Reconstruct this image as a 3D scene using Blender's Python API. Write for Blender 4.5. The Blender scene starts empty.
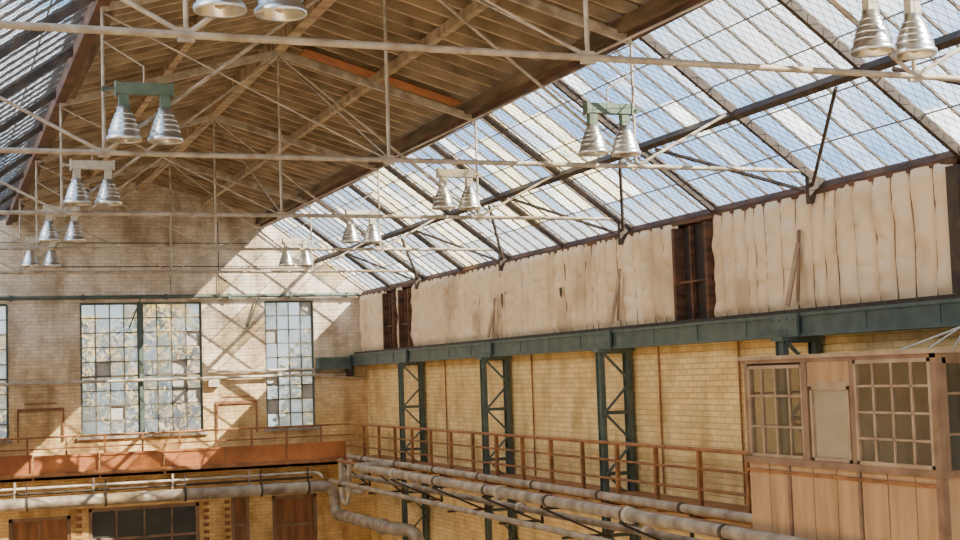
import bpy, math, random
from mathutils import Vector, Matrix, noise
random.seed(7)
H = 8.0            # camera (gallery eye) height above hall floor
XR, XL = 12.6, -1.24
RX = 5.68          # ridge
XE, XEL = 9.4, 1.96  # wood roof / skylight edge
ZE, ZW, ZR = 2.70, 4.95, 6.0
YB, YF = 42.4, -6.0
TY = [11.62, 17.8, 24.1, 30.3, 36.5]
CY = [11.8, 18.1, 24.35, 30.55, 36.8]

# ------------------------------------------------------------------ materials
def newmat(name):
    m = bpy.data.materials.new(name); m.use_nodes = True
    nt = m.node_tree; nt.nodes.clear()
    out = nt.nodes.new('ShaderNodeOutputMaterial')
    return m, nt, out
def N(nt, t, **k):
    n = nt.nodes.new(t)
    for a, b in k.items(): setattr(n, a, b)
    return n
def rgba(c): return (c[0], c[1], c[2], 1)

def simple(name, c1, c2=None, rough=0.7, metal=0.0, scale=3.0, stretch=(1,1,1), bump=0.15, c3=None, p=(0.35,0.65)):
    m, nt, out = newmat(name)
    b = N(nt, 'ShaderNodeBsdfPrincipled'); b.inputs['Roughness'].default_value = rough
    b.inputs['Metallic'].default_value = metal
    nt.links.new(b.outputs[0], out.inputs[0])
    if c2 is None: c2 = tuple(x*0.7 for x in c1)
    tc = N(nt, 'ShaderNodeTexCoord'); mp = N(nt, 'ShaderNodeMapping')
    mp.inputs['Scale'].default_value = stretch
    nt.links.new(tc.outputs['Object'], mp.inputs[0])
    no = N(nt, 'ShaderNodeTexNoise'); no.inputs['Scale'].default_value = scale; no.inputs['Detail'].default_value = 6
    nt.links.new(mp.outputs[0], no.inputs['Vector'])
    cr = N(nt, 'ShaderNodeValToRGB')
    cr.color_ramp.elements[0].position = p[0]; cr.color_ramp.elements[1].position = p[1]
    cr.color_ramp.elements[0].color = rgba(c2); cr.color_ramp.elements[1].color = rgba(c1)
    if c3:
        e = cr.color_ramp.elements.new(0.8); e.color = rgba(c3)
    nt.links.new(no.outputs['Fac'], cr.inputs[0]); nt.links.new(cr.outputs[0], b.inputs['Base Color'])
    if bump:
        bp = N(nt, 'ShaderNodeBump'); bp.inputs['Strength'].default_value = bump; bp.inputs['Distance'].default_value = 0.03
        nt.links.new(no.outputs['Fac'], bp.inputs['Height']); nt.links.new(bp.outputs[0], b.inputs['Normal'])
    return m

def brick(name, axis, low1, low2, up1, up2, zsplit=0.9, blend=0.8, grime=0.8):
    m, nt, out = newmat(name)
    L = nt.links.new
    b = N(nt, 'ShaderNodeBsdfPrincipled'); b.inputs['Roughness'].default_value = 0.75
    L(b.outputs[0], out.inputs[0])
    tc = N(nt, 'ShaderNodeTexCoord'); sp = N(nt, 'ShaderNodeSeparateXYZ'); cb = N(nt, 'ShaderNodeCombineXYZ')
    L(tc.outputs['Object'], sp.inputs[0]); L(sp.outputs[axis], cb.inputs['X']); L(sp.outputs['Z'], cb.inputs['Y'])
    br = N(nt, 'ShaderNodeTexBrick'); br.inputs['Scale'].default_value = 1.0
    br.inputs['Brick Width'].default_value = 0.30; br.inputs['Row Height'].default_value = 0.105
    br.inputs['Mortar Size'].default_value = 0.012; br.inputs['Mortar Smooth'].default_value = 0.6
    br.inputs['Color1'].default_value = (1,1,1,1); br.inputs['Color2'].default_value = (0.78,0.74,0.68,1)
    br.inputs['Mortar'].default_value = (0.66,0.58,0.47,1)
    L(cb.outputs[0], br.inputs['Vector'])
    n1 = N(nt, 'ShaderNodeTexNoise'); n1.inputs['Scale'].default_value = 1.2; n1.inputs['Detail'].default_value = 10
    n1.inputs['Roughness'].default_value = 0.75
    L(tc.outputs['Object'], n1.inputs['Vector'])
    def ramp(a, c, p0=0.38, p1=0.56):
        r = N(nt, 'ShaderNodeValToRGB'); r.color_ramp.elements[0].color = rgba(a); r.color_ramp.elements[1].color = rgba(c)
        r.color_ramp.elements[0].position = p0; r.color_ramp.elements[1].position = p1
        L(n1.outputs['Fac'], r.inputs[0]); return r
    rl = ramp(low2, low1); ru = ramp(up2, up1)
    mr = N(nt, 'ShaderNodeMapRange'); mr.inputs['From Min'].default_value = H+zsplit-blend; mr.inputs['From Max'].default_value = H+zsplit+blend
    ad = N(nt, 'ShaderNodeMath', operation='MULTIPLY_ADD'); ad.inputs[1].default_value = 1.5; 
    L(n1.outputs['Fac'], ad.inputs[0]); L(sp.outputs['Z'], ad.inputs[2])
    sb = N(nt, 'ShaderNodeMath', operation='SUBTRACT'); sb.inputs[1].default_value = 0.75
    L(ad.outputs[0], sb.inputs[0]); L(sb.outputs[0], mr.inputs['Value'])
    mx = N(nt, 'ShaderNodeMixRGB'); L(mr.outputs[0], mx.inputs[0]); L(rl.outputs[0], mx.inputs[1]); L(ru.outputs[0], mx.inputs[2])
    mu = N(nt, 'ShaderNodeMixRGB', blend_type='MULTIPLY'); mu.inputs[0].default_value = 0.8
    L(mx.outputs[0], mu.inputs[1]); L(br.outputs['Color'], mu.inputs[2])
    n2 = N(nt, 'ShaderNodeTexNoise'); n2.inputs['Scale'].default_value = 1.0; n2.inputs['Detail'].default_value = 6
    mp = N(nt, 'ShaderNodeMapping'); mp.inputs['Scale'].default_value = (1.6,1.6,0.6); L(tc.outputs['Object'], mp.inputs[0]); L(mp.outputs[0], n2.inputs['Vector'])
    r2 = N(nt, 'ShaderNodeValToRGB'); r2.color_ramp.elements[0].position=0.35; r2.color_ramp.elements[1].position=0.54
    r2.color_ramp.elements[0].color=(0.50,0.42,0.33,1); r2.color_ramp.elements[1].color=(1,1,1,1)
    L(n2.outputs['Fac'], r2.inputs[0])
    m3 = N(nt, 'ShaderNodeMixRGB', blend_type='MULTIPLY'); m3.inputs[0].default_value = grime
    L(mu.outputs[0], m3.inputs[1]); L(r2.outputs[0], m3.inputs[2]); L(m3.outputs[0], b.inputs['Base Color'])
    bp = N(nt, 'ShaderNodeBump'); bp.inputs['Strength'].default_value = 0.6; bp.inputs['Distance'].default_value = 0.02
    L(br.outputs['Fac'], bp.inputs['Height']); bp.invert = True; L(bp.outputs[0], b.inputs['Normal'])
    return m

def glass(name, tint, frac_trans=0.8, diff=(0.8,0.85,0.9), gloss=0.06):
    m, nt, out = newmat(name); L = nt.links.new
    tr = N(nt, 'ShaderNodeBsdfTransparent'); tr.inputs[0].default_value = rgba(tint)
    tl = N(nt, 'ShaderNodeBsdfTranslucent'); tl.inputs[0].default_value = rgba(diff)
    no = N(nt, 'ShaderNodeTexNoise'); no.inputs['Scale'].default_value = 2.5; no.inputs['Detail'].default_value = 5
    tc = N(nt, 'ShaderNodeTexCoord'); L(tc.outputs['Object'], no.inputs['Vector'])
    mr = N(nt, 'ShaderNodeMapRange'); mr.inputs['From Min'].default_value=0.3; mr.inputs['From Max'].default_value=0.7
    mr.inputs['To Min'].default_value = max(0,(1-frac_trans)*0.5); mr.inputs['To Max'].default_value = min(1,(1-frac_trans)*1.5)
    L(no.outputs['Fac'], mr.inputs['Value'])
    mx = N(nt, 'ShaderNodeMixShader'); L(mr.outputs[0], mx.inputs[0]); L(tr.outputs[0], mx.inputs[1]); L(tl.outputs[0], mx.inputs[2])
    gl = N(nt, 'ShaderNodeBsdfGlossy'); gl.inputs['Roughness'].default_value = 0.08
    m2 = N(nt, 'ShaderNodeMixShader'); m2.inputs[0].default_value = gloss
    L(mx.outputs[0], m2.inputs[1]); L(gl.outputs[0], m2.inputs[2]); L(m2.outputs[0], out.inputs[0])
    return m

M = {}
M['brickB'] = brick('painted_brick_back', 'X', (0.92,0.66,0.30), (0.70,0.45,0.18), (0.90,0.80,0.67), (0.64,0.53,0.42), 0.2, 1.5)
M['brickR'] = brick('painted_brick_side', 'Y', (0.98,0.76,0.38), (0.88,0.62,0.27), (0.86,0.68,0.42), (0.72,0.52,0.27), 3.0, 0.6, 0.5)
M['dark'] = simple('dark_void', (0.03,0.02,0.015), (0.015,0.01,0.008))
M['rustdark'] = simple('dark_rusty_timber', (0.15,0.065,0.033), (0.05,0.025,0.015), 0.8, 0, 2, (1,1,4))
M['plank'] = simple('roof_planking', (0.20,0.13,0.075), (0.07,0.045,0.027), 0.85, 0, 2.0, (5,0.5,2), c3=(0.30,0.21,0.13))
M['joist'] = simple('roof_joist_wood', (0.52,0.39,0.26), (0.26,0.18,0.11), 0.8, 0, 1.5, (1,3,1))
M['orange'] = simple('orange_board', (0.44,0.16,0.045), (0.30,0.10,0.03), 0.7)
M['steelL'] = simple('pale_painted_steel', (0.56,0.48,0.38), (0.31,0.24,0.175), 0.6, 0.0, 5)
M['steelD'] = simple('dark_glazing_steel', (0.07,0.045,0.03), (0.03,0.02,0.015), 0.7, 0.0, 5)
M['bar'] = simple('glazing_bar_steel', (0.16,0.12,0.09), (0.08,0.06,0.045), 0.7, 0.0, 5)
M['wire'] = simple('netting_wire', (0.10,0.10,0.10), (0.07,0.07,0.07), 0.5, 0.3, 5, bump=0)
M['green'] = simple('green_painted_steel', (0.10,0.135,0.115), (0.06,0.085,0.075), 0.55, 0.0, 3, c3=(0.17,0.18,0.14))
M['rail'] = simple('rust_brown_rail', (0.38,0.16,0.055), (0.20,0.08,0.03), 0.7, 0.0, 4)
M['fascia'] = simple('rust_orange_plate', (0.56,0.20,0.055), (0.30,0.10,0.03), 0.65, 0.0, 1.2)
M['pipe'] = simple('lagged_pipe', (0.44,0.37,0.29), (0.20,0.155,0.115), 0.55, 0.1, 3)
M['pipeW'] = simple('white_pipe', (0.60,0.53,0.43), (0.34,0.28,0.21), 0.5, 0.0, 3)
M['alu'] = simple('brushed_aluminium', (0.86,0.86,0.84), (0.66,0.66,0.64), 0.28, 0.9, 6, bump=0.03)
M['cream'] = simple('cream_ballast', (0.60,0.54,0.42), (0.42,0.37,0.29), 0.5, 0, 5)
M['gbal'] = simple('green_ballast', (0.13,0.18,0.13), (0.07,0.11,0.08), 0.5, 0, 5)
M['insul'] = simple('insulation_felt', (0.76,0.58,0.38), (0.50,0.36,0.22), 0.55, 0, 0.9, (1,1,0.9), 0.25, c3=(0.84,0.69,0.50), p=(0.32,0.48))
M['seam'] = simple('insulation_seam', (0.24,0.15,0.085), (0.14,0.085,0.05), 0.8)
M['cabin'] = simple('cabin_board', (0.54,0.35,0.19), (0.38,0.23,0.12), 0.6, 0, 1.6, (1,3,0.5))
M['cabinD'] = simple('cabin_frame', (0.30,0.19,0.12), (0.18,0.105,0.065), 0.6, 0, 3)
M['cabinF'] = simple('cabin_sash', (0.46,0.34,0.23), (0.32,0.22,0.145), 0.6, 0, 3)
M['cabinIn'] = simple('cabin_interior', (0.66,0.58,0.46), (0.54,0.46,0.35), 0.8)
M['curtain'] = simple('blind_cloth', (0.80,0.72,0.58), (0.70,0.62,0.48), 0.9)
M['concrete'] = simple('concrete_floor', (0.62,0.52,0.40), (0.50,0.42,0.32), 0.8, 0, 0.8)
M['doorw'] = simple('weathered_door_wood', (0.34,0.145,0.06), (0.18,0.08,0.035), 0.7, 0, 2, (3,1,0.4))
M['doord'] = simple('dark_gate_panel', (0.05,0.055,0.045), (0.03,0.03,0.027), 0.5, 0, 2)
M['winbar'] = simple('window_bar', (0.16,0.13,0.10), (0.10,0.08,0.06), 0.6)
M['cable'] = simple('grey_cable', (0.6,0.58,0.55), (0.5,0.48,0.45), 0.5)
M['leafA'] = simple('autumn_leaves', (0.55,0.34,0.10), (0.22,0.23,0.10), 0.8, 0, 1.2, bump=0.5, c3=(0.70,0.52,0.18))
M['bark'] = simple('bark', (0.12,0.08,0.05))
M['grass'] = simple('grass_ground', (0.10,0.13,0.05), (0.07,0.08,0.04), 0.9, 0, 0.3)
G = [glass('skylight_glass_clear', (0.91,0.95,0.98), 0.94, (0.82,0.88,0.92), 0.04),
     glass('skylight_glass_dusty', (0.88,0.92,0.94), 0.80, (0.86,0.9,0.92), 0.04),
     glass('skylight_glass_frosted', (0.88,0.90,0.88), 0.45, (0.9,0.91,0.88), 0.04),
     glass('skylight_glass_yellowed', (0.92,0.86,0.60), 0.45, (0.9,0.82,0.55), 0.04),]
GW = [glass('window_glass_clear', (0.86,0.86,0.82), 0.55, (0.84,0.84,0.80), 0.05),
      glass('window_glass_milky', (0.86,0.86,0.82), 0.22, (0.88,0.87,0.82), 0.04),
      glass('window_glass_amber', (0.85,0.76,0.58), 0.4, (0.84,0.76,0.58), 0.04),
      simple('window_board_grey', (0.55,0.54,0.50), (0.42,0.41,0.38))]
GC = glass('cabin_glass', (0.84,0.83,0.80), 0.86, (0.7,0.7,0.7), 0.28)

# ------------------------------------------------------------------ mesh builder (z values relative to eye level)
class MB:
    def __init__(s): s.v=[]; s.f=[]; s.m=[]; s.s=[]; s.mats=[]
    def mi(s, m):
        if isinstance(m, str): m = M[m]
        if m not in s.mats: s.mats.append(m)
        return s.mats.index(m)
    def add(s, vs, fs, m, smooth=False):
        o=len(s.v); k=s.mi(m); s.v += [tuple(v) for v in vs]
        for f in fs: s.f.append(tuple(i+o for i in f)); s.m.append(k); s.s.append(smooth)
    def box(s, x0,x1,y0,y1,z0,z1, m):
        vs=[(x,y,z) for x in (x0,x1) for y in (y0,y1) for z in (z0,z1)]
        s.add(vs, [(0,1,3,2),(4,6,7,5),(0,4,5,1),(2,3,7,6),(0,2,6,4),(1,5,7,3)], m)
    def beam(s, p, q, w, h, m, up=(0,0,1)):
        p=Vector(p); q=Vector(q); t=(q-p).normalized(); up=Vector(up)
        if abs(t.dot(up))>0.98: up=Vector((1,0,0)) if abs(t.x)<0.9 else Vector((0,1,0))
        a=t.cross(up).normalized(); b=a.cross(t).normalized()
        vs=[]
        for c in (p,q):
            for i,j in ((-1,-1),(1,-1),(1,1),(-1,1)): vs.append(c+a*(w/2*i)+b*(h/2*j))
        s.add(vs, [(3,2,1,0),(4,5,6,7),(0,1,5,4),(1,2,6,5),(2,3,7,6),(3,0,4,7)], m)
    def tube(s, p, q, r, m, n=8): s.pipe([p,q], r, m, n, 0)
    def pipe(s, pts, r, m, n=10, bend=0.0):
        pts=[Vector(p) for p in pts]
        if bend>0 and len(pts)>2:
            out=[pts[0]]
            for i in range(1,len(pts)-1):
                a,b,c=pts[i-1],pts[i],pts[i+1]
                d1=(a-b).normalized()*min(bend,(a-b).length*0.45); d2=(c-b).normalized()*min(bend,(c-b).length*0.45)
                for k in range(6):
                    t=k/5; out.append((b+d1)*(1-t)**2+b*2*t*(1-t)+(b+d2)*t*t)
            out.append(pts[-1]); pts=out
        vs=[]; ref=None
        for i,p in enumerate(pts):
            t=(pts[min(i+1,len(pts)-1)]-pts[max(i-1,0)]).normalized()
            if ref is None:
                u=Vector((0,0,1)) if abs(t.z)<0.9 else Vector((1,0,0)); a=t.cross(u).normalized()
            else: a=(ref-t*ref.dot(t)).normalized()
            ref=a; b=t.cross(a)
            for k in range(n):
                an=2*math.pi*k/n; vs.append(p+(a*math.cos(an)+b*math.sin(an))*r)
        fs=[]
        for i in range(len(pts)-1):
            for k in range(n): fs.append((i*n+k,i*n+(k+1)%n,(i+1)*n+(k+1)%n,(i+1)*n+k))
        s.add(vs, fs, m, n>4)
        o=len(pts)-1
        s.add(vs[:n], [tuple(reversed(range(n)))], m); s.add(vs[o*n:], [tuple(range(n))], m)
    def lathe(s, c, prof, m, n=20):
        c=Vector(c); vs=[]
        for r,z in prof:
            for k in range(n):
                a=2*math.pi*k/n; vs.append(c+Vector((r*math.cos(a), r*math.sin(a), z)))
        fs=[]
        for i in range(len(prof)-1):
            for k in range(n): fs.append((i*n+k,i*n+(k+1)%n,(i+1)*n+(k+1)%n,(i+1)*n+k))
        s.add(vs, fs, m, True)
    def build(s, name, loc=(0,0,0), rel=True, parent=None):
        me=bpy.data.meshes.new(name)
        dz = H if rel else 0
        me.from_pydata([(x,y,z+dz) for x,y,z in s.v], [], s.f)
        for m in s.mats: me.materials.append(m)
        me.polygons.foreach_set('material_index', s.m); me.polygons.foreach_set('use_smooth', s.s)
        me.update()
        ob=bpy.data.objects.new(name, me); ob.location=loc
        bpy.context.scene.collection.objects.link(ob)
        if parent: ob.parent=parent
        return ob
def dup(ob, loc, name):
    o=bpy.data.objects.new(name, ob.data); o.location=loc
    bpy.context.scene.collection.objects.link(o); return o

def wall_cells(b, axis, pos0, pos1, a0, a1, z0, z1, holes, m):
    az=sorted({a0,a1}|{h[0] for h in holes}|{h[1] for h in holes})
    for i in range(len(az)-1):
        c=(az[i]+az[i+1])/2
        hs=sorted([(h[2],h[3]) for h in holes if h[0]<=c<=h[1]])
        z=z0; segs=[]
        for h in hs:
            if h[0]>z: segs.append((z,h[0]))
            z=h[1]
        if z<z1: segs.append((z,z1))
        for s0,s1 in segs:
            if axis=='X': b.box(az[i],az[i+1],pos0,pos1,s0,s1,m)
            else: b.box(pos0,pos1,az[i],az[i+1],s0,s1,m)

FL=-H
# ------------------------------------------------------------------ shell
b=MB(); b.box(XL-0.5,XR+0.5,YF,YB+0.5,FL-0.3,FL,'concrete'); b.build('floor')
WZ0,WZ1=-1.42,2.49
wins=[(0.39,1.93),(3.92,5.60),(5.72,7.47),(9.39,10.93)]
gates=[(1.9,3.6,FL,-3.65,'doorw'),(4.1,7.3,FL,-3.5,'doord'),(8.25,8.8,FL,-3.35,'doorw'),(9.5,10.9,FL,-3.45,'doorw')]
holes=[(wins[0][0],wins[0][1],WZ0,WZ1),(3.92,7.47,WZ0,WZ1),(9.39,10.93,WZ0,WZ1)]+[g[:4] for g in gates]
b=MB(); wall_cells(b,'X',YB,YB+0.45,XL-0.5,XR+0.5,FL,ZE,holes,'brickB')
gp=[(XL-0.5,ZE),(XR+0.5,ZE),(XE,ZW+0.12),(XE,ZW+0.3),(RX,ZR+0.3),(XEL,ZW+0.3),(XEL,ZW+0.12)]
k=len(gp)
vs=[(x,YB,z) for x,z in gp]+[(x,YB+0.45,z) for x,z in gp]
b.add(vs,[tuple(range(k)),tuple(reversed(range(k,2*k)))]+[(i,i+k,(i+1)%k+k,(i+1)%k) for i in range(k)],'brickB')
for x0,x1 in ((2.15,3.45),(7.85,9.1)):
    b.box(x0,x1,YB-0.05,YB,-0.62,-0.54,'doorw'); b.box(x0,x0+0.05,YB-0.05,YB,-1.5,-0.62,'doorw'); b.box(x1-0.05,x1,YB-0.05,YB,-1.5,-0.62,'doorw')
    b.box(x0+0.2,x1-0.2,YB-0.02,YB,-0.42,-0.38,'doorw')
for x in (7.42,8.05,3.75):
    for i in range(7):
        b.box(x,x+0.16,YB-0.015,YB,-3.6-i*0.21,-3.5-i*0.21,'doorw')
b.build('wall_back')
b=MB(); b.box(XR,XR+0.5,YF,YB,FL,0.8,'brickR'); b.box(XR,XR+0.5,YF,YB,0.8,ZE-0.12,'rustdark'); b.build('wall_right')
b=MB(); b.box(XL-0.5,XL,YF,YB,FL,ZE-0.12,'brickR'); b.build('wall_left')

for i,g in enumerate(gates):
    b=MB(); x0,x1,z0,z1,m=g
    b.box(x0,x1,YB+0.12,YB+0.2,z0,z1,m)
    for x in (x0+0.05,x1-0.05): b.box(x-0.05,x+0.05,YB+0.02,YB+0.14,z0,z1,'cabinD')
    b.box(x0,x1,YB+0.02,YB+0.14,z1-0.1,z1,'cabinD')
    k=max(1,int((x1-x0)/0.8))
    for j in range(1,k): 
        x=x0+(x1-x0)*j/k; b.box(x-0.025,x+0.025,YB+0.08,YB+0.14,z0,z1,'cabinD')
    b.box(x0,x1,YB+0.08,YB+0.14,z1-0.95,z1-0.88,'cabinD')
    b.build('door_%d'%(i+1))

def window(name,x0,x1,z0,z1,nc,nr):
    b=MB(); y=YB+0.12
    for i in range(nc):
        for j in range(nr):
            xa=x0+(x1-x0)*i/nc; xb=x0+(x1-x0)*(i+1)/nc; za=z0+(z1-z0)*j/nr; zb=z0+(z1-z0)*(j+1)/nr
            r=random.random(); g=GW[0] if r<0.40 else GW[1] if r<0.74 else GW[2] if r<0.90 else GW[3]
            tlt=random.uniform(-0.01,0.01)
            b.add([(xa,y,za),(xb,y+tlt,za),(xb,y,zb),(xa,y-tlt,zb)],[(0,1,2,3)],g)
    for i in range(nc+1):
        x=x0+(x1-x0)*i/nc; w=0.03 if i in (0,nc) else 0.014; b.box(x-w,x+w,y-0.04,y+0.03,z0,z1,'winbar' if 0<i<nc else 'green')
    for j in range(nr+1):
        z=z0+(z1-z0)*j/nr; w=0.03 if j in (0,nr) else (0.028 if j==nr//2 else 0.014); b.box(x0,x1,y-0.045,y+0.03,z-w,z+w,'winbar' if 0<j<nr else 'green')
    xa,xb=x0+(x1-x0)/nc,x0+(x1-x0)*(nc-1)/nc; za=z0+(z1-z0)*2/nr; zb=z0+(z1-z0)*5/nr
    for x in (xa,xb): b.box(x-0.02,x+0.02,y-0.06,y-0.03,za,zb,'winbar')
    for z in (za,zb): b.box(xa,xb,y-0.06,y-0.03,z-0.02,z+0.02,'winbar')
    b.build(name)
window('window_1',0.42,1.90,WZ0+.03,WZ1-.03,4,9)
window('window_2',3.95,5.60,WZ0+.03,WZ1-.03,4,9)
window('window_3',5.72,7.44,WZ0+.03,WZ1-.03,4,9)
window('window_4',9.42,10.90,WZ0+.03,WZ1-.03,4,9)
b=MB(); b.box(5.61,5.71,YB-0.02,YB+0.25,WZ0,WZ1,'green'); b.build('trim_1')
b=MB()
for x0,x1 in ((0.3,2.02),(3.8,7.6),(9.3,11.02)): b.box(x0,x1,YB-0.08,YB+0.1,WZ0-0.08,WZ0,'pipe')
b.build('trim_2')

# ------------------------------------------------------------------ wooden roof
def wz(x): return ZR-(ZR-ZW)*abs(x-RX)/(XE-RX)
b=MB()
for x0,x1 in ((XEL-0.15,RX),(RX,XE+0.15)):
    z0,z1=wz(x0)+0.28,wz(x1)+0.28
    n=26
    for k in range(n):
        xa=x0+(x1-x0)*k/n; xb=x0+(x1-x0)*(k+1)/n
        za,zb=z0+(z1-z0)*k/n,z0+(z1-z0)*(k+1)/n
        d=0.008
        vs=[(xa+d,YF,za),(xb-d,YF,zb),(xb-d,YB+.5,zb),(xa+d,YB+.5,za),(xa,YF,za+.04),(xb,YF,zb+.04),(xb,YB+.5,zb+.04),(xa,YB+.5,za+.04)]
        b.add(vs,[(0,3,2,1),(4,5,6,7),(0,1,5,4),(1,2,6,5),(2,3,7,6),(3,0,4,7)],'plank')
b.build('ceiling')
b=MB()
y=YF+0.2
while y<YB:
    for xa,xb in ((XEL,RX),(RX,XE)):
        b.beam((xa,y,wz(xa)+0.19),(xb,y,wz(xb)+0.19),0.075,0.17,'joist')
    y+=0.52
b.build('roof_joists')
b=MB()
for x in (RX-1.9,RX+1.9): b.box(x-0.06,x+0.06,YF,YB,wz(x)-0.04,wz(x)+0.12,'joist')
b.box(RX-0.10,RX+0.10,YF,YB,ZR-0.16,ZR+0.12,'joist')
for x in (XEL,XE):
    b.box(x-0.08,x+0.08,YF,YB,ZW-0.18,ZW+0.16,'rustdark')
    s=1 if x>RX else -1
    b.box(x-0.07-s*0.16,x+0.07-s*0.16,YF,YB,ZW-0.10,ZW+0.10,'plank')
b.build('roof_purlins')
b=MB(); b.beam((6.2,24.4,wz(6.2)+0.10),(9.2,24.4,wz(9.2)+0.10),0.46,0.02,'orange'); b.build('loose_roof_board')

# ------------------------------------------------------------------ skylights
def skylight(side):
    xe=XR+0.05 if side>0 else XL-0.05; xw=XE if side>0 else XEL
    ze,zw=ZE,ZW+0.1
    P=lambda s,y,o=0: (xe+(xw-xe)*s + side*o*0.57, y, ze+(zw-ze)*s + o*0.82)
    b=MB(); bay=6.2/12; rows=5
    ys=[36.4+6.2-bay*i for i in range(0,94)]; ys=[min(y,YB) for y in ys if y>YF]
    for i in range(len(ys)-1):
        for j in range(rows):
            s0,s1=j/rows,(j+1)/rows+0.01
            r=random.random(); yy=ys[i]
            if side>0 and 22<yy<34 and j>=1 and random.random()<0.5: g=G[2] if r<0.35 else G[3]
            elif yy>30: g=G[0] if r<0.5 else G[1] if r<0.8 else G[2] if r<.92 else G[3]
            else: g=G[0] if r<0.74 else G[1] if r<0.96 else G[2]
            b.add([P(s0,ys[i],0.05),P(s0,ys[i+1],0.05),P(s1,ys[i+1],0.04),P(s1,ys[i],0.04)],[(0,1,2,3)],g)
    nrm=(side*0.57,0,0.82)
    for i,y in enumerate(ys):
        b.beam(P(0,y,0.02),P(1,y,0.02),0.028,0.035,'bar',nrm)
    for j in range(1,rows): b.beam(P(j/rows,YF,0.03),P(j/rows,YB,0.03),0.016,0.016,'bar',nrm)
    ry=[]
    for a,c in zip([5.4]+TY,TY+[42.7]): ry+=[a,(a+c)/2]
    for y in ry+[2.3,-0.8,-3.9]:
        if y<YB: b.beam(P(0,y,-0.05),P(1,y,-0.05),0.08,0.11,'steelD',nrm)
    b.beam(P(0.47,YF,-0.10),P(0.47,YB,-0.10),0.10,0.13,'steelD',nrm)
    b.beam(P(0.0,YF,-0.05),P(0.0,YB,-0.05),0.20,0.13,'rustdark',nrm)
    for y in TY+[5.4]:
        for dy in (-2.5,2.5):
            b.beam(P(0.02,y+.2,-0.15),P(0.45,y+dy,-0.16),0.045,0.045,'steelD',nrm)
    o=b.build('skylight' if side>0 else 'skylight.001')
    b=MB(); sp=0.17; k=0.62*3.9; y=8.0-k
    while y<YB:
        for a,c in ((y,y+k),(y+k,y)):
            if max(a,c)>YB or min(a,c)<7.9: continue
            b.pipe([P(0.01,a,-0.02),P(0.99,c,-0.02)],0.0042,'wire',3)
        y+=sp
    b.build('wire_netting' if side>0 else 'wire_netting.001')
skylight(1); skylight(-1)

# ------------------------------------------------------------------ trusses
def truss(b):
    t='steelL'; zt=2.92
    b.tube((XL+0.1,0,zt),(XR-0.15,0,zt),0.034,t)
    for x in (XEL,XE): b.tube((x,0,zt),(x,0,ZW-0.15),0.022,t)
    b.tube((RX,0,zt),(RX,0,ZR-0.15),0.024,t)
    for s in (-1,1):
        xe=XR-0.15 if s>0 else XL+0.15; xw=XE if s>0 else XEL
        b.beam((RX,0,ZR-0.18),(xw,0,ZW-0.18),0.09,0.12,t)
        b.tube((RX,0,ZR-0.22),(xw,0,zt),0.024,t)
        b.tube((RX,0,zt),(xw,0,ZW-0.25),0.013,t)
        b.tube((xw,0,zt),((xe+xw)/2,0,(ZE+ZW)/2-0.1),0.022,t)
        b.box(xw-0.07,xw+0.07,-0.02,0.02,zt-0.06,zt+0.06,t)
        b.box(xe-0.15,xe+0.15,-0.05,0.05,ZE-0.28,ZE+0.12,'steelD')
    b.box(RX-0.07,RX+0.07,-0.02,0.02,zt-0.06,zt+0.06,t)
for i,y in enumerate([5.4]+TY):
    b=MB(); truss(b); b.build('roof_truss' if i==0 else 'roof_truss.%03d'%i, loc=(0,y,0))

b=MB()
for i in range(len(TY)-1):
    b.tube((RX,TY[i],2.95),(RX,TY[i+1],5.75),0.012,'steelL',6)
b.build('bracing_rods')

# ------------------------------------------------------------------ lamps
def lamp(b, bal, arm):
    b.box(-0.34,0.34,-0.07,0.07,0.59,0.73,bal)
    b.box(-0.36,-0.34,-0.08,0.08,0.57,0.75,bal); b.box(0.34,0.36,-0.08,0.08,0.57,0.75,bal)
    for x in (-0.255,0.255):
        b.box(x-0.06,x+0.06,-0.055,0.055,0.42,0.59,bal)
        b.lathe((x,0,0),[(0.0,0.43),(0.085,0.425),(0.09,0.36),(0.10,0.35),(0.118,0.31),(0.138,0.27),(0.142,0.255),(0.160,0.205),(0.164,0.19),(0.182,0.135),(0.186,0.12),(0.20,0.06),(0.22,0.05),(0.22,0.01),(0.212,0.0),(0.20,0.012),(0.16,0.13),(0.11,0.27),(0.0,0.31)],'alu',24)
        for z,r in ((0.33,0.108),(0.262,0.14),(0.197,0.163),(0.127,0.184)):
            b.lathe((x,0,z),[(r,-0.012),(r+0.009,0),(r,0.012)],'alu',24)
        b.lathe((x,0,0.1),[(0.0,-0.08),(0.045,-0.06),(0.06,0.0),(0.04,0.09),(0,0.16)],'pipeW',12)
    b.box(arm-0.03,arm+0.03,-0.03,0.03,0.62,0.68,bal) 
    if arm<0: b.box(arm,-0.34,-0.015,0.015,0.64,0.67,bal)
    else: b.box(0.34,arm,-0.015,0.015,0.64,0.67,bal)
    b.tube((0,0,0.72),(0,0,0.95),0.012,'steelL',6)
    b.tube((0,0,0.95),(arm,0,1.25),0.012,'steelL',6)
protos={}
n=0
for i,y in enumerate(TY):
    for side,(x,arm) in enumerate(((2.45,-0.49),(8.94,0.46))):
        bal='gbal' if i==1 else 'cream'
        key=(bal,side)
        nm='high_bay_lamp' if n==0 else 'high_bay_lamp.%03d'%n
        loc=(x,y-0.02-(0.26 if i==0 else 0.08),H+3.06)
        if key not in protos:
            b=MB(); lamp(b,bal,arm); o=b.build(nm,loc,rel=False); protos[key]=o
        else: dup(protos[key],loc,nm)
        n+=1

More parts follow.
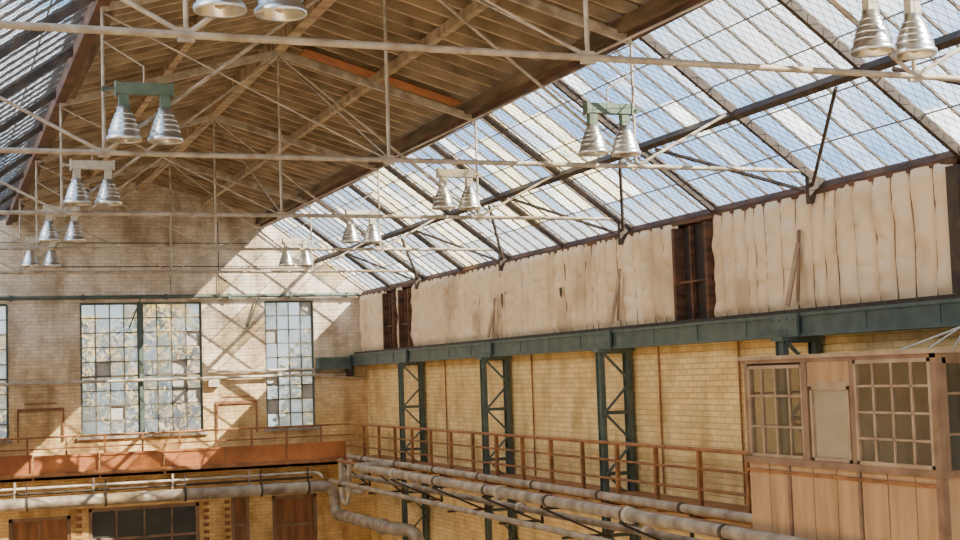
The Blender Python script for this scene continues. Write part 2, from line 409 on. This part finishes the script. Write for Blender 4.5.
# ------------------------------------------------------------------ right side: runway beam, columns
b=MB(); g='green'
b.box(12.02,12.42,8,YB-0.05,0.72,0.77,g); b.box(12.02,12.42,8,YB-0.05,0.42,0.47,g); b.box(12.19,12.25,8,YB-0.05,0.47,0.72,g)
b.box(12.06,12.10,8,YB-0.05,0.47,0.72,g)
b.box(12.18,12.26,8,YB-0.05,0.77,0.84,'steelD')
y=8.5
while y<YB-0.3:
    b.box(12.045,12.06,y-0.05,y+0.05,0.47,0.72,g); y+=1.55
for y in CY:
    b.box(11.95,12.0,y-0.35,y+0.35,0.42,0.77,g)
    for dy in (-.28,-.1,.1,.28):
        for z in (0.52,0.68): b.lathe((11.945,y+dy,z),[(0,-0.02),(0.02,0),(0,0.02)],g,6)
b.build('crane_runway_beam')
def column(b):
    x0,x1=11.86,12.54
    for x in (x0,x1-0.1):
        b.box(x,x+0.10,-0.10,-0.085,FL,0.42,g); b.box(x,x+0.10,0.085,0.10,FL,0.42,g); b.box(x+0.04,x+0.06,-0.085,0.085,FL,0.42,g)
    z=0.36; k=0; hstep=0.58
    while z>FL+0.3:
        a,c=((x0+0.05,x1-0.05) if k%2==0 else (x1-0.05,x0+0.05))
        b.beam((a,-0.115,z),(c,-0.115,z-hstep),0.03,0.075,g,(0,1,0.001))
        if k%2==0: b.beam((x0+.05,-0.11,z),(x1-.05,-0.11,z),0.02,0.07,g)
        z-=hstep; k+=1
    b.box(x0-0.05,x1+0.03,-0.16,0.16,0.36,0.42,g)
for i,y in enumerate(CY):
    b=MB(); column(b); b.build('lattice_column' if i==0 else 'lattice_column.%03d'%i, loc=(0,y,0))
b=MB(); b.box(10.95,12.0,YB-0.35,YB-0.02,0.36,0.66,g); b.box(10.95,12.0,YB-0.4,YB-0.02,0.64,0.70,g); b.box(10.95,12.0,YB-0.4,YB-0.02,0.33,0.38,g); b.build('end_beam')

# insulation quilt: soft stuffed mattresses, wrinkled, stitched at irregular seams
random.seed(11)
openings=[(20.85,22.05),(37.2,38.1),(38.6,39.6)]
YI=14.72
seams=[]; y=YI
while y<YB-0.1:
    seams.append(y); y+=random.choice([0.24,0.30,0.34,0.40,0.46])
seams.append(YB-0.1)
for a,c in openings: seams+= [a,c]
seams=sorted(s for s in seams if not any(a<s<c for a,c in openings))
b=MB()
nz=40
def off(y,z): return 0.022*math.sin(2.1*z+y*1.7)+0.03*noise.noise(Vector((y*3.1,0,z*2.0)))
for q,(a,c) in enumerate(zip(seams[:-1],seams[1:])):
    if any(abs(a-o[0])<1e-6 for o in openings) or c-a<0.03: continue
    d=min(0.13,(c-a)*0.36)*random.uniform(0.75,1.15); nn=14; zb=0.82; zt=2.60
    edgeA=any(abs(a-o[1])<1e-6 for o in openings) or q==0
    edgeC=any(abs(c-o[0])<1e-6 for o in openings)
    tuck=[random.uniform(0.2,0.8) for _ in range(2)]
    vs=[]
    for i in range(nn+1):
        t=i/nn
        for j in range(nz+1):
            u=j/nz; z=zb+(zt-zb)*u
            ya=a+(0 if edgeA else off(a,z)); yc=c+(0 if edgeC else off(c,z)); y=ya+(yc-ya)*t
            bul=max(0,math.sin(math.pi*t))**0.7
            pinch=1-0.6*math.exp(-(u/0.05)**2)-0.6*math.exp(-((u-1)/0.05)**2)
            for tk in tuck: pinch-=0.22*math.exp(-((u-tk-0.06*t)/0.025)**2)
            w=0.05*noise.noise(Vector((0,y*2.2,z*2.6)))+0.035*noise.noise(Vector((3,y*5,z*5)))
            vs.append((12.45-max(0.0,(d*pinch+w))*bul, y, z))
    fs=[(i*(nz+1)+j,i*(nz+1)+j+1,(i+1)*(nz+1)+j+1,(i+1)*(nz+1)+j) for i in range(nn) for j in range(nz)]
    b.add(vs,fs,'insul',True)
    if not edgeA:
        pts=[(12.44,a+off(a,0.82+k*0.178),0.82+k*0.178) for k in range(11)]
        b.pipe(pts,0.014,'seam',5)
b.box(12.42,12.52,YI,YB-0.05,2.56,2.64,'rustdark')
for y,z,h in ((26.9,1.55,0.25),(30.2,1.5,0.4)):
    b.add([(12.30,y-0.06,z+h),(12.30,y+0.07,z+h*0.9),(12.30,y+0.05,z+h*0.3),(12.31,y,z),(12.30,y-0.07,z+h*0.4)],[(0,1,2,3,4)],'rustdark')
b.build('insulation_quilt')
b=MB()
for a,c in openings:
    for y in (a+0.04,c-0.04): b.box(12.3,12.58,y-0.04,y+0.04,0.82,2.5,'rustdark')
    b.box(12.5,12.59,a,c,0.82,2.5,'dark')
    ym=(a+c)/2; b.box(12.4,12.48,ym+0.1,ym+0.15,0.82,2.5,'rustdark'); b.box(12.38,12.46,a,c,1.5,1.54,'rustdark')
b.box(12.25,12.55,YI-0.3,YI-0.08,0.85,2.5,'steelD'); b.box(12.3,12.5,13.6,13.72,0.85,2.5,'steelD')
b.box(12.3,12.5,12.2,YI-.3,1.7,1.8,'rustdark')
b.build('hatch_frames')
b=MB()
for y,l in ((18.15,0.95),(24.2,0.85),(30.7,0.7)):
    b.beam((12.18,y+0.16,0.9),(12.26,y-0.10,0.9+l),0.10,0.03,'cabinF',(1,0,0))
    b.beam((12.20,y-0.10,0.95),(12.28,y-0.10,1.1+l),0.06,0.03,'cabinD',(1,0,0))
b.build('timber_props')

# ------------------------------------------------------------------ walkways and railings
b=MB(); r='rail'
ZF=-2.32; ZT=-1.34; X=11.72; YC=17.2
b.box(11.74,12.56,YC,41.0,ZF-0.05,ZF,'rail'); b.box(11.68,11.76,YC,41.1,ZF-0.12,ZF+0.03,'rail')
y=17.6
while y<41:
    b.box(11.9,12.56,y-0.04,y+0.04,ZF-0.2,ZF-0.05,'rail'); y+=1.55
b.box(-1.1,11.72,41.15,YB-0.02,ZF-0.06,ZF,'rail')
b.box(-1.1,12.5,41.0,41.15,ZF-0.2,ZF,'rail')
b.build('catwalk')
b=MB()
for z in (ZT,-1.66,-2.0):
    rr=0.024 if z!=ZT else 0.034
    b.tube((X,YC,z),(X,41.15,z),rr,r,6)
    b.tube((-1.0,41.15,z),(X,41.15,z),rr,r,6)
y=17.4
while y<41: b.box(X-0.035,X+0.035,y-0.035,y+0.035,ZF-0.1,ZT,r); y+=1.5
x=-0.8
while x<X: b.box(x-0.025,x+0.025,41.12,41.18,ZF,ZT,r); x+=1.05
b.build('walkway_railing')
b=MB()
for i in range(7):
    x0=-1.1+i*1.8; x1=x0+1.78
    b.box(x0,x1,41.06,41.1,-2.50,-1.84 if i!=1 else -1.80,'fascia'); b.box(x0,x1,41.03,41.06,-1.9,-1.85,'fascia'); b.box(x0,x1,41.0,41.06,-2.52,-2.44,'rail')
    b.box(x1-0.05,x1,41.02,41.06,-2.50,-1.84,'rail')
b.build('kick_plate')

# ------------------------------------------------------------------ pipes
b=MB()
b.pipe([(-1,40.7,-3.12),(11.0,40.7,-3.12),(11.0,40.7,-3.95),(11.15,35.6,-3.95),(11.55,34.6,-3.95),(11.6,34.4,FL)],0.17,'pipe',14,0.45)
for x in (0.5,2.3,4.4,6.6,8.8,10.2): b.pipe([(x-0.03,40.7,-3.12),(x+0.03,40.7,-3.12)],0.2,'steelD',14); b.box(x-0.02,x+0.02,40.68,40.72,-2.95,-2.55,'steelD')
b.pipe([(11.13,36.4,-3.95),(11.13,36.3,-3.95)],0.22,'pipe',14)
b.build('steam_pipe')
b=MB()
b.pipe([(-1,41.0-.06,-2.72),(10.6,41.0-.06,-2.72),(10.6,40.5,-2.85)],0.04,'pipeW',8,0.2)
b.pipe([(-1,40.93,-2.86),(10.4,40.93,-2.86)],0.035,'steelD',8)
b.pipe([(11.35,40.9,-2.6),(11.35,40.9,-3.3),(11.6,39.6,-3.3),(11.6,39.6,-2.6),(11.5,38.6,-2.6)],0.08,'pipeW',10,0.3)
b.pipe([(11.0,39.9,-2.3),(11.0,39.9,-3.5),(11.0,39.2,-3.6),(11.0,39.0,-2.3)],0.07,'pipeW',10,0.3)
for x in (0.2,2.0,4.1,6.3,8.5): b.box(x-0.03,x+0.03,40.9,40.98,-3.0,-2.53,'pipe')
b.build('heating_pipes')
b=MB()
b.pipe([(11.50,40.8,-2.30),(11.50,YC,-2.30)],0.075,'pipe',12)
b.pipe([(11.45,36.6,-2.34),(10.45,36.6,-2.34),(10.45,9,-2.34)],0.10,'pipe',12,0.35)
b.pipe([(11.30,40.4,-2.78),(11.30,YC,-2.78)],0.07,'pipe',12)
b.pipe([(10.95,40.0,-2.36),(10.95,YC+.1,-2.36)],0.045,'rail',8)
b.pipe([(10.8,40.4,-2.95),(10.8,9,-2.95)],0.06,'pipe',10)
y=17.55
while y<40:
    xx=10.35 if y<36 else 10.9
    b.box(xx,11.9,y-0.03,y+0.03,-2.50,-2.45,'steelD'); b.box(10.7,11.6,y-0.02,y+0.02,-3.06,-3.01,'steelD'); b.box(11.64,11.69,y-0.025,y+0.025,-3.1,-2.3,'steelD'); b.beam((xx+.05,y,-2.5),(11.66,y,-3.08),0.03,0.04,'steelD')
    b.pipe([(11.5,y-0.04,-2.30),(11.5,y+0.04,-2.30)],0.092,'steelD',12)
    if y<36: b.pipe([(10.45,y-0.04,-2.34),(10.45,y+0.04,-2.34)],0.115,'steelD',12)
    y+=1.55*2
for y in (20.5,26.1,33): 
    b.pipe([(10.45,y-0.06,-2.34),(10.45,y+0.06,-2.34)],0.14,'pipeW',12); b.pipe([(11.3,y+1-0.06,-2.78),(11.3,y+1.06,-2.78)],0.12,'pipeW',12)
b.build('pipe_bundle')
b=MB()
b.pipe([(-1.1,YB-0.12,2.64),(12.4,YB-0.12,2.64)],0.055,'green',8)
for x in (0,2,4.0,6.4,8.3,10.2,12): b.box(x-0.04,x+0.04,YB-0.18,YB-0.01,2.56,2.72,'green')
for x in (5.66,9.2): b.beam((x,YB-0.1,2.6),(x-0.35,YB-0.05,1.7),0.04,0.04,'green')
b.build('sprinkler_main')
b=MB()
b.pipe([(-1.1,YB-0.12,0.18),(12.2,YB-0.12,0.18)],0.045,'pipeW',8)
b.pipe([(7.6,YB-0.10,0.36),(10.9,YB-0.10,0.36),(10.9,YB-0.1,0.15),(12.4,YB-0.10,0.05)],0.04,'pipeW',8,0.15)
b.box(7.62,7.95,YB-0.16,YB-0.02,-0.08,0.14,'cream')
b.box(11.9,12.1,YB-0.3,YB-0.02,0.1,0.5,'steelD')
b.pipe([(2.9,YB-0.05,3.55),(12.0,YB-0.05,3.55)],0.015,'steelD',6)
b.pipe([(6.55,YB-0.05,5.4),(6.55,YB-0.05,2.7)],0.02,'pipe',6)
b.pipe([(8.0,YB-0.05,4.9),(8.0,YB-0.05,2.7)],0.014,'steelD',6)
b.pipe([(-0.5,YB-0.05,4.25),(9.0,YB-0.05,4.25)],0.012,'steelD',6)
b.build('wall_conduits')
b=MB()
for y in (23.2,29.2,35.0,20.4):
    b.pipe([(XR-0.04,y,0.8),(XR-0.04,y,-2.3)],0.018,'rail',6)
b.build('wall_conduits.001')

# ------------------------------------------------------------------ control cabin
b=MB()
cx0,cx1,cy0,cy1=10.62,12.5,13.03,17.13; zt=0.08; zs=-1.32; zb=-2.75
fr='cabinD'; pn='cabin'
b.box(cx0,cx1,cy0,cy1,zb,zb+0.08,fr); b.box(cx0-0.06,cx1,cy0-0.06,cy1+0.06,zt,zt+0.05,'cabinF'); b.box(cx0-0.02,cx1,cy0-0.02,cy1+0.02,zt-0.05,zt,fr)
b.box(cx1-0.05,cx1,cy0,cy1,zb,zt,'cabinIn')
n=8
for i in range(n):
    a=cy0+(cy1-cy0)*i/n; c=cy0+(cy1-cy0)*(i+1)/n
    b.box(cx0+0.02,cx0+0.05,a+0.01,c-0.01,zb,zs,pn)
for i in (0,3,6):
    a=cy0+(cy1-cy0)*i/n; b.box(cx0,cx0+0.05,a,a+0.06,zb,zs,fr)
b.box(cx0+0.05,cx0+0.07,cy0,cy1,zb,zs,'dark')
b.box(cx0-0.03,cx0+0.07,cy0-0.03,cy1+0.03,zs-0.02,zs+0.07,fr); b.box(cx0-0.01,cx0+0.05,cy0,cy1,zs-0.14,zs-0.10,'rail')
b.box(cx0-0.02,cx0+0.08,cy0-0.02,cy1+0.02,zb-0.05,zb+0.1,fr)
for y0,y1 in ((cy0,cy0+0.05),(cy1-0.05,cy1)):
    b.box(cx0+0.05,cx1,y0,y1,zb,zs,pn); b.box(cx0,cx1,y0-0.02,y1+0.02,zs-0.02,zs+0.06,fr)
def cwin(y0,y1,z0,z1,nc,nr,x=cx0,wd=0.045,fm='cabinD'):
    b.box(x,x+0.07,y0,y0+wd,z0,z1,fm); b.box(x,x+0.07,y1-wd,y1,z0,z1,fm); b.box(x,x+0.07,y0,y1,z0,z0+wd,fm); b.box(x,x+0.07,y0,y1,z1-wd,z1,fm)
    for i in range(1,nc): y=y0+(y1-y0)*i/nc; b.box(x+0.01,x+0.05,y-0.016,y+0.016,z0,z1,fm)
    for j in range(1,nr): z=z0+(z1-z0)*j/nr; b.box(x+0.01,x+0.05,y0,y1,z-0.014,z+0.014,fm)
    b.add([(x+0.03,y0,z0),(x+0.03,y1,z0),(x+0.03,y1,z1),(x+0.03,y0,z1)],[(0,1,2,3)],GC)
wz0,wz1=zs+0.07,zt-0.05
cwin(15.72,17.05,wz0,wz1-0.03,4,3,fm='cabinF')
b.box(cx0,cx0+0.07,17.05,cy1,zs,zt,fr); b.box(cx0-0.01,cx0+0.07,15.60,15.72,zs,zt,fr)
b.box(cx0+0.01,cx0+0.05,14.68,15.60,wz1-0.28,wz1,pn); b.box(cx0,cx0+0.07,14.68,15.6,wz1-0.32,wz1-0.27,'cabinF')
cwin(14.72,15.56,wz0,wz1-0.32,1,1,fm='cabinF')
b.box(cx0+0.04,cx0+0.05,14.74,15.54,wz0+0.03,wz1-0.34,'curtain')
b.box(cx0-0.01,cx0+0.07,14.56,14.68,zs,zt,fr)
cwin(13.12,14.56,wz0,wz1,4,4,cx0-0.03,fm='cabinF')
b.box(cx0-0.02,cx0+0.07,cy0-0.01,cy0+0.1,zb,zt,fr)
for yy in (cy0,cy1-0.05):
    xs=[cx0+0.08,cx0+0.95,cx0+1.82]
    for a,c in zip(xs[:-1],xs[1:]):
        b.box(a,a+0.05,yy,yy+0.05,zs,zt,fr); b.box(c-0.05,c,yy,yy+0.05,zs,zt,fr); b.box(a,c,yy,yy+0.05,zt-0.12,zt,fr)
        for j in (1,2): z=zs+(zt-zs)*j/3; b.box(a,c,yy+0.01,yy+0.04,z-0.014,z+0.014,fr)
        xm=(a+c)/2; b.box(xm-0.014,xm+0.014,yy+0.01,yy+0.04,zs,zt,fr)
        b.add([(a,yy+0.025,zs),(c,yy+0.025,zs),(c,yy+0.025,zt),(a,yy+0.025,zt)],[(0,1,2,3)],GC)
b.build('control_cabin')
b=MB()
b.box(10.7,12.5,13.2,13.3,-3.0,-2.82,'green'); b.box(10.7,12.5,16.5,16.6,-3.0,-2.82,'green')
b.beam((10.8,13.25,-3.0),(12.5,13.25,-4.6),0.1,0.1,'green'); b.beam((10.8,16.55,-3.0),(12.5,16.55,-4.6),0.1,0.1,'green')
b.build('cabin_brackets')
b=MB()
for i,(x,y,z) in enumerate(((11.2,14.4,0.14),(11.3,14.0,0.14),(11.6,13.9,0.14))):
    b.pipe([(x,y,z),(11.7,13.6,0.45+0.05*i),(12.0,13.4,0.75),(12.05,13.2+0.1*i,1.1)],0.012,'cable',6,0.3)
b.build('power_cables')

# ------------------------------------------------------------------ outside
b=MB(); b.box(-80,90,-60,-0.1+YF,-8.4,-8.3,'grass'); b.box(-80,90,YB+1,150,-8.4,-8.3,'grass'); b.build('ground')
random.seed(3)
def tree(idx,x,y,h,w):
    b=MB(); b.pipe([(0,0,0),(0.1,0,h*0.45),(0.0,0.1,h*0.8)],0.22,'bark',8)
    for k in range(16):
        b.pipe([(0,0,h*0.4),(random.uniform(-w,w)*0.6,random.uniform(-w,w)*0.6,h*random.uniform(0.6,0.95))],0.05,'bark',5)
    vs=[];fs=[]
    for k in range(2600):
        a=random.uniform(0,6.28); rr=w*math.sqrt(random.random()); t=random.random()
        zz=h*(0.3+0.7*t); rr*=math.sin(math.pi*(0.12+0.82*t))**0.7
        c=Vector((rr*math.cos(a),rr*math.sin(a),zz)); s=random.uniform(0.12,0.28)
        u=Vector((random.uniform(-1,1),random.uniform(-1,1),random.uniform(-1,1))).normalized(); v=u.orthogonal().normalized()
        o=len(vs); vs+=[c-u*s,c+v*s*0.6,c+u*s,c-v*s*0.6]; fs.append((o,o+1,o+2,o+3))
    b.add(vs,fs,'leafA'); b.build('autumn_tree' if idx==0 else 'autumn_tree.%03d'%idx,(x,y,-0.3),rel=False)
for i in range(9): tree(i, 0+i*3.3+random.uniform(-1,1), 66+random.uniform(-4,4), random.uniform(9,12), random.uniform(2.4,3.6))

# ------------------------------------------------------------------ world and lights
w=bpy.data.worlds.new('sky'); bpy.context.scene.world=w; w.use_nodes=True
nt=w.node_tree; nt.nodes.clear(); L=nt.links.new
out=N(nt,'ShaderNodeOutputWorld'); bg=N(nt,'ShaderNodeBackground'); L(bg.outputs[0],out.inputs[0])
tc=N(nt,'ShaderNodeTexCoord'); mp=N(nt,'ShaderNodeMapping'); mp.inputs['Scale'].default_value=(1,1,2.2); L(tc.outputs['Generated'],mp.inputs[0])
no=N(nt,'ShaderNodeTexNoise'); no.inputs['Scale'].default_value=3.2; no.inputs['Detail'].default_value=8; no.inputs['Roughness'].default_value=0.55
L(mp.outputs[0],no.inputs['Vector'])
cr=N(nt,'ShaderNodeValToRGB'); e=cr.color_ramp.elements
e[0].position=0.38; e[0].color=(0.12,0.36,0.78,1); e[1].position=0.61; e[1].color=(0.95,0.97,1.0,1)
m_=cr.color_ramp.elements.new(0.50); m_.color=(0.31,0.58,0.93,1)
L(no.outputs['Fac'],cr.inputs[0]); L(cr.outputs[0],bg.inputs[0])
sp=N(nt,'ShaderNodeSeparateXYZ'); L(tc.outputs['Generated'],sp.inputs[0])
mr=N(nt,'ShaderNodeMapRange'); mr.inputs['From Min'].default_value=0.0; mr.inputs['From Max'].default_value=0.14; mr.inputs['To Min'].default_value=1; mr.inputs['To Max'].default_value=0
L(sp.outputs['Z'],mr.inputs['Value'])
hz=N(nt,'ShaderNodeMixRGB'); hz.inputs[2].default_value=(0.80,0.81,0.78,1); L(mr.outputs[0],hz.inputs[0]); L(cr.outputs[0],hz.inputs[1]); L(hz.outputs[0],bg.inputs[0])
bg.inputs[1].default_value=2.5

def sun(name,d,e,ang,col):
    l=bpy.data.lights.new(name,'SUN'); l.energy=e; l.angle=math.radians(ang); l.color=col
    o=bpy.data.objects.new(name,l); bpy.context.scene.collection.objects.link(o)
    o.rotation_euler=Vector(d).to_track_quat('-Z','Y').to_euler(); o.location=(0,-10,30)
sun('sun',(-1,0.8,-0.95),26.0,0.4,(1.0,0.87,0.68))
sun('fill_sun',(1,0.16,-0.33),4.6,50,(1.0,0.87,0.70))  # added wide soft fill from the left, brightens the right wall; no real source

# ------------------------------------------------------------------ camera
th,ph,ro=math.radians(21.3),math.radians(4.29),math.radians(1.9)
f=Vector((math.sin(th)*math.cos(ph),math.cos(th)*math.cos(ph),math.sin(ph)))
r=Vector((math.cos(th),-math.sin(th),0)); u=r.cross(f)
r2=r*math.cos(ro)-u*math.sin(ro); u2=u*math.cos(ro)+r*math.sin(ro)
cam=bpy.data.cameras.new('camera'); cam.lens=1400/960*36; cam.sensor_width=36; cam.clip_end=500
co=bpy.data.objects.new('camera',cam); bpy.context.scene.collection.objects.link(co)
mt=Matrix(((r2.x,u2.x,-f.x,0),(r2.y,u2.y,-f.y,0),(r2.z,u2.z,-f.z,H),(0,0,0,1)))
co.matrix_world=mt
bpy.context.scene.camera=co
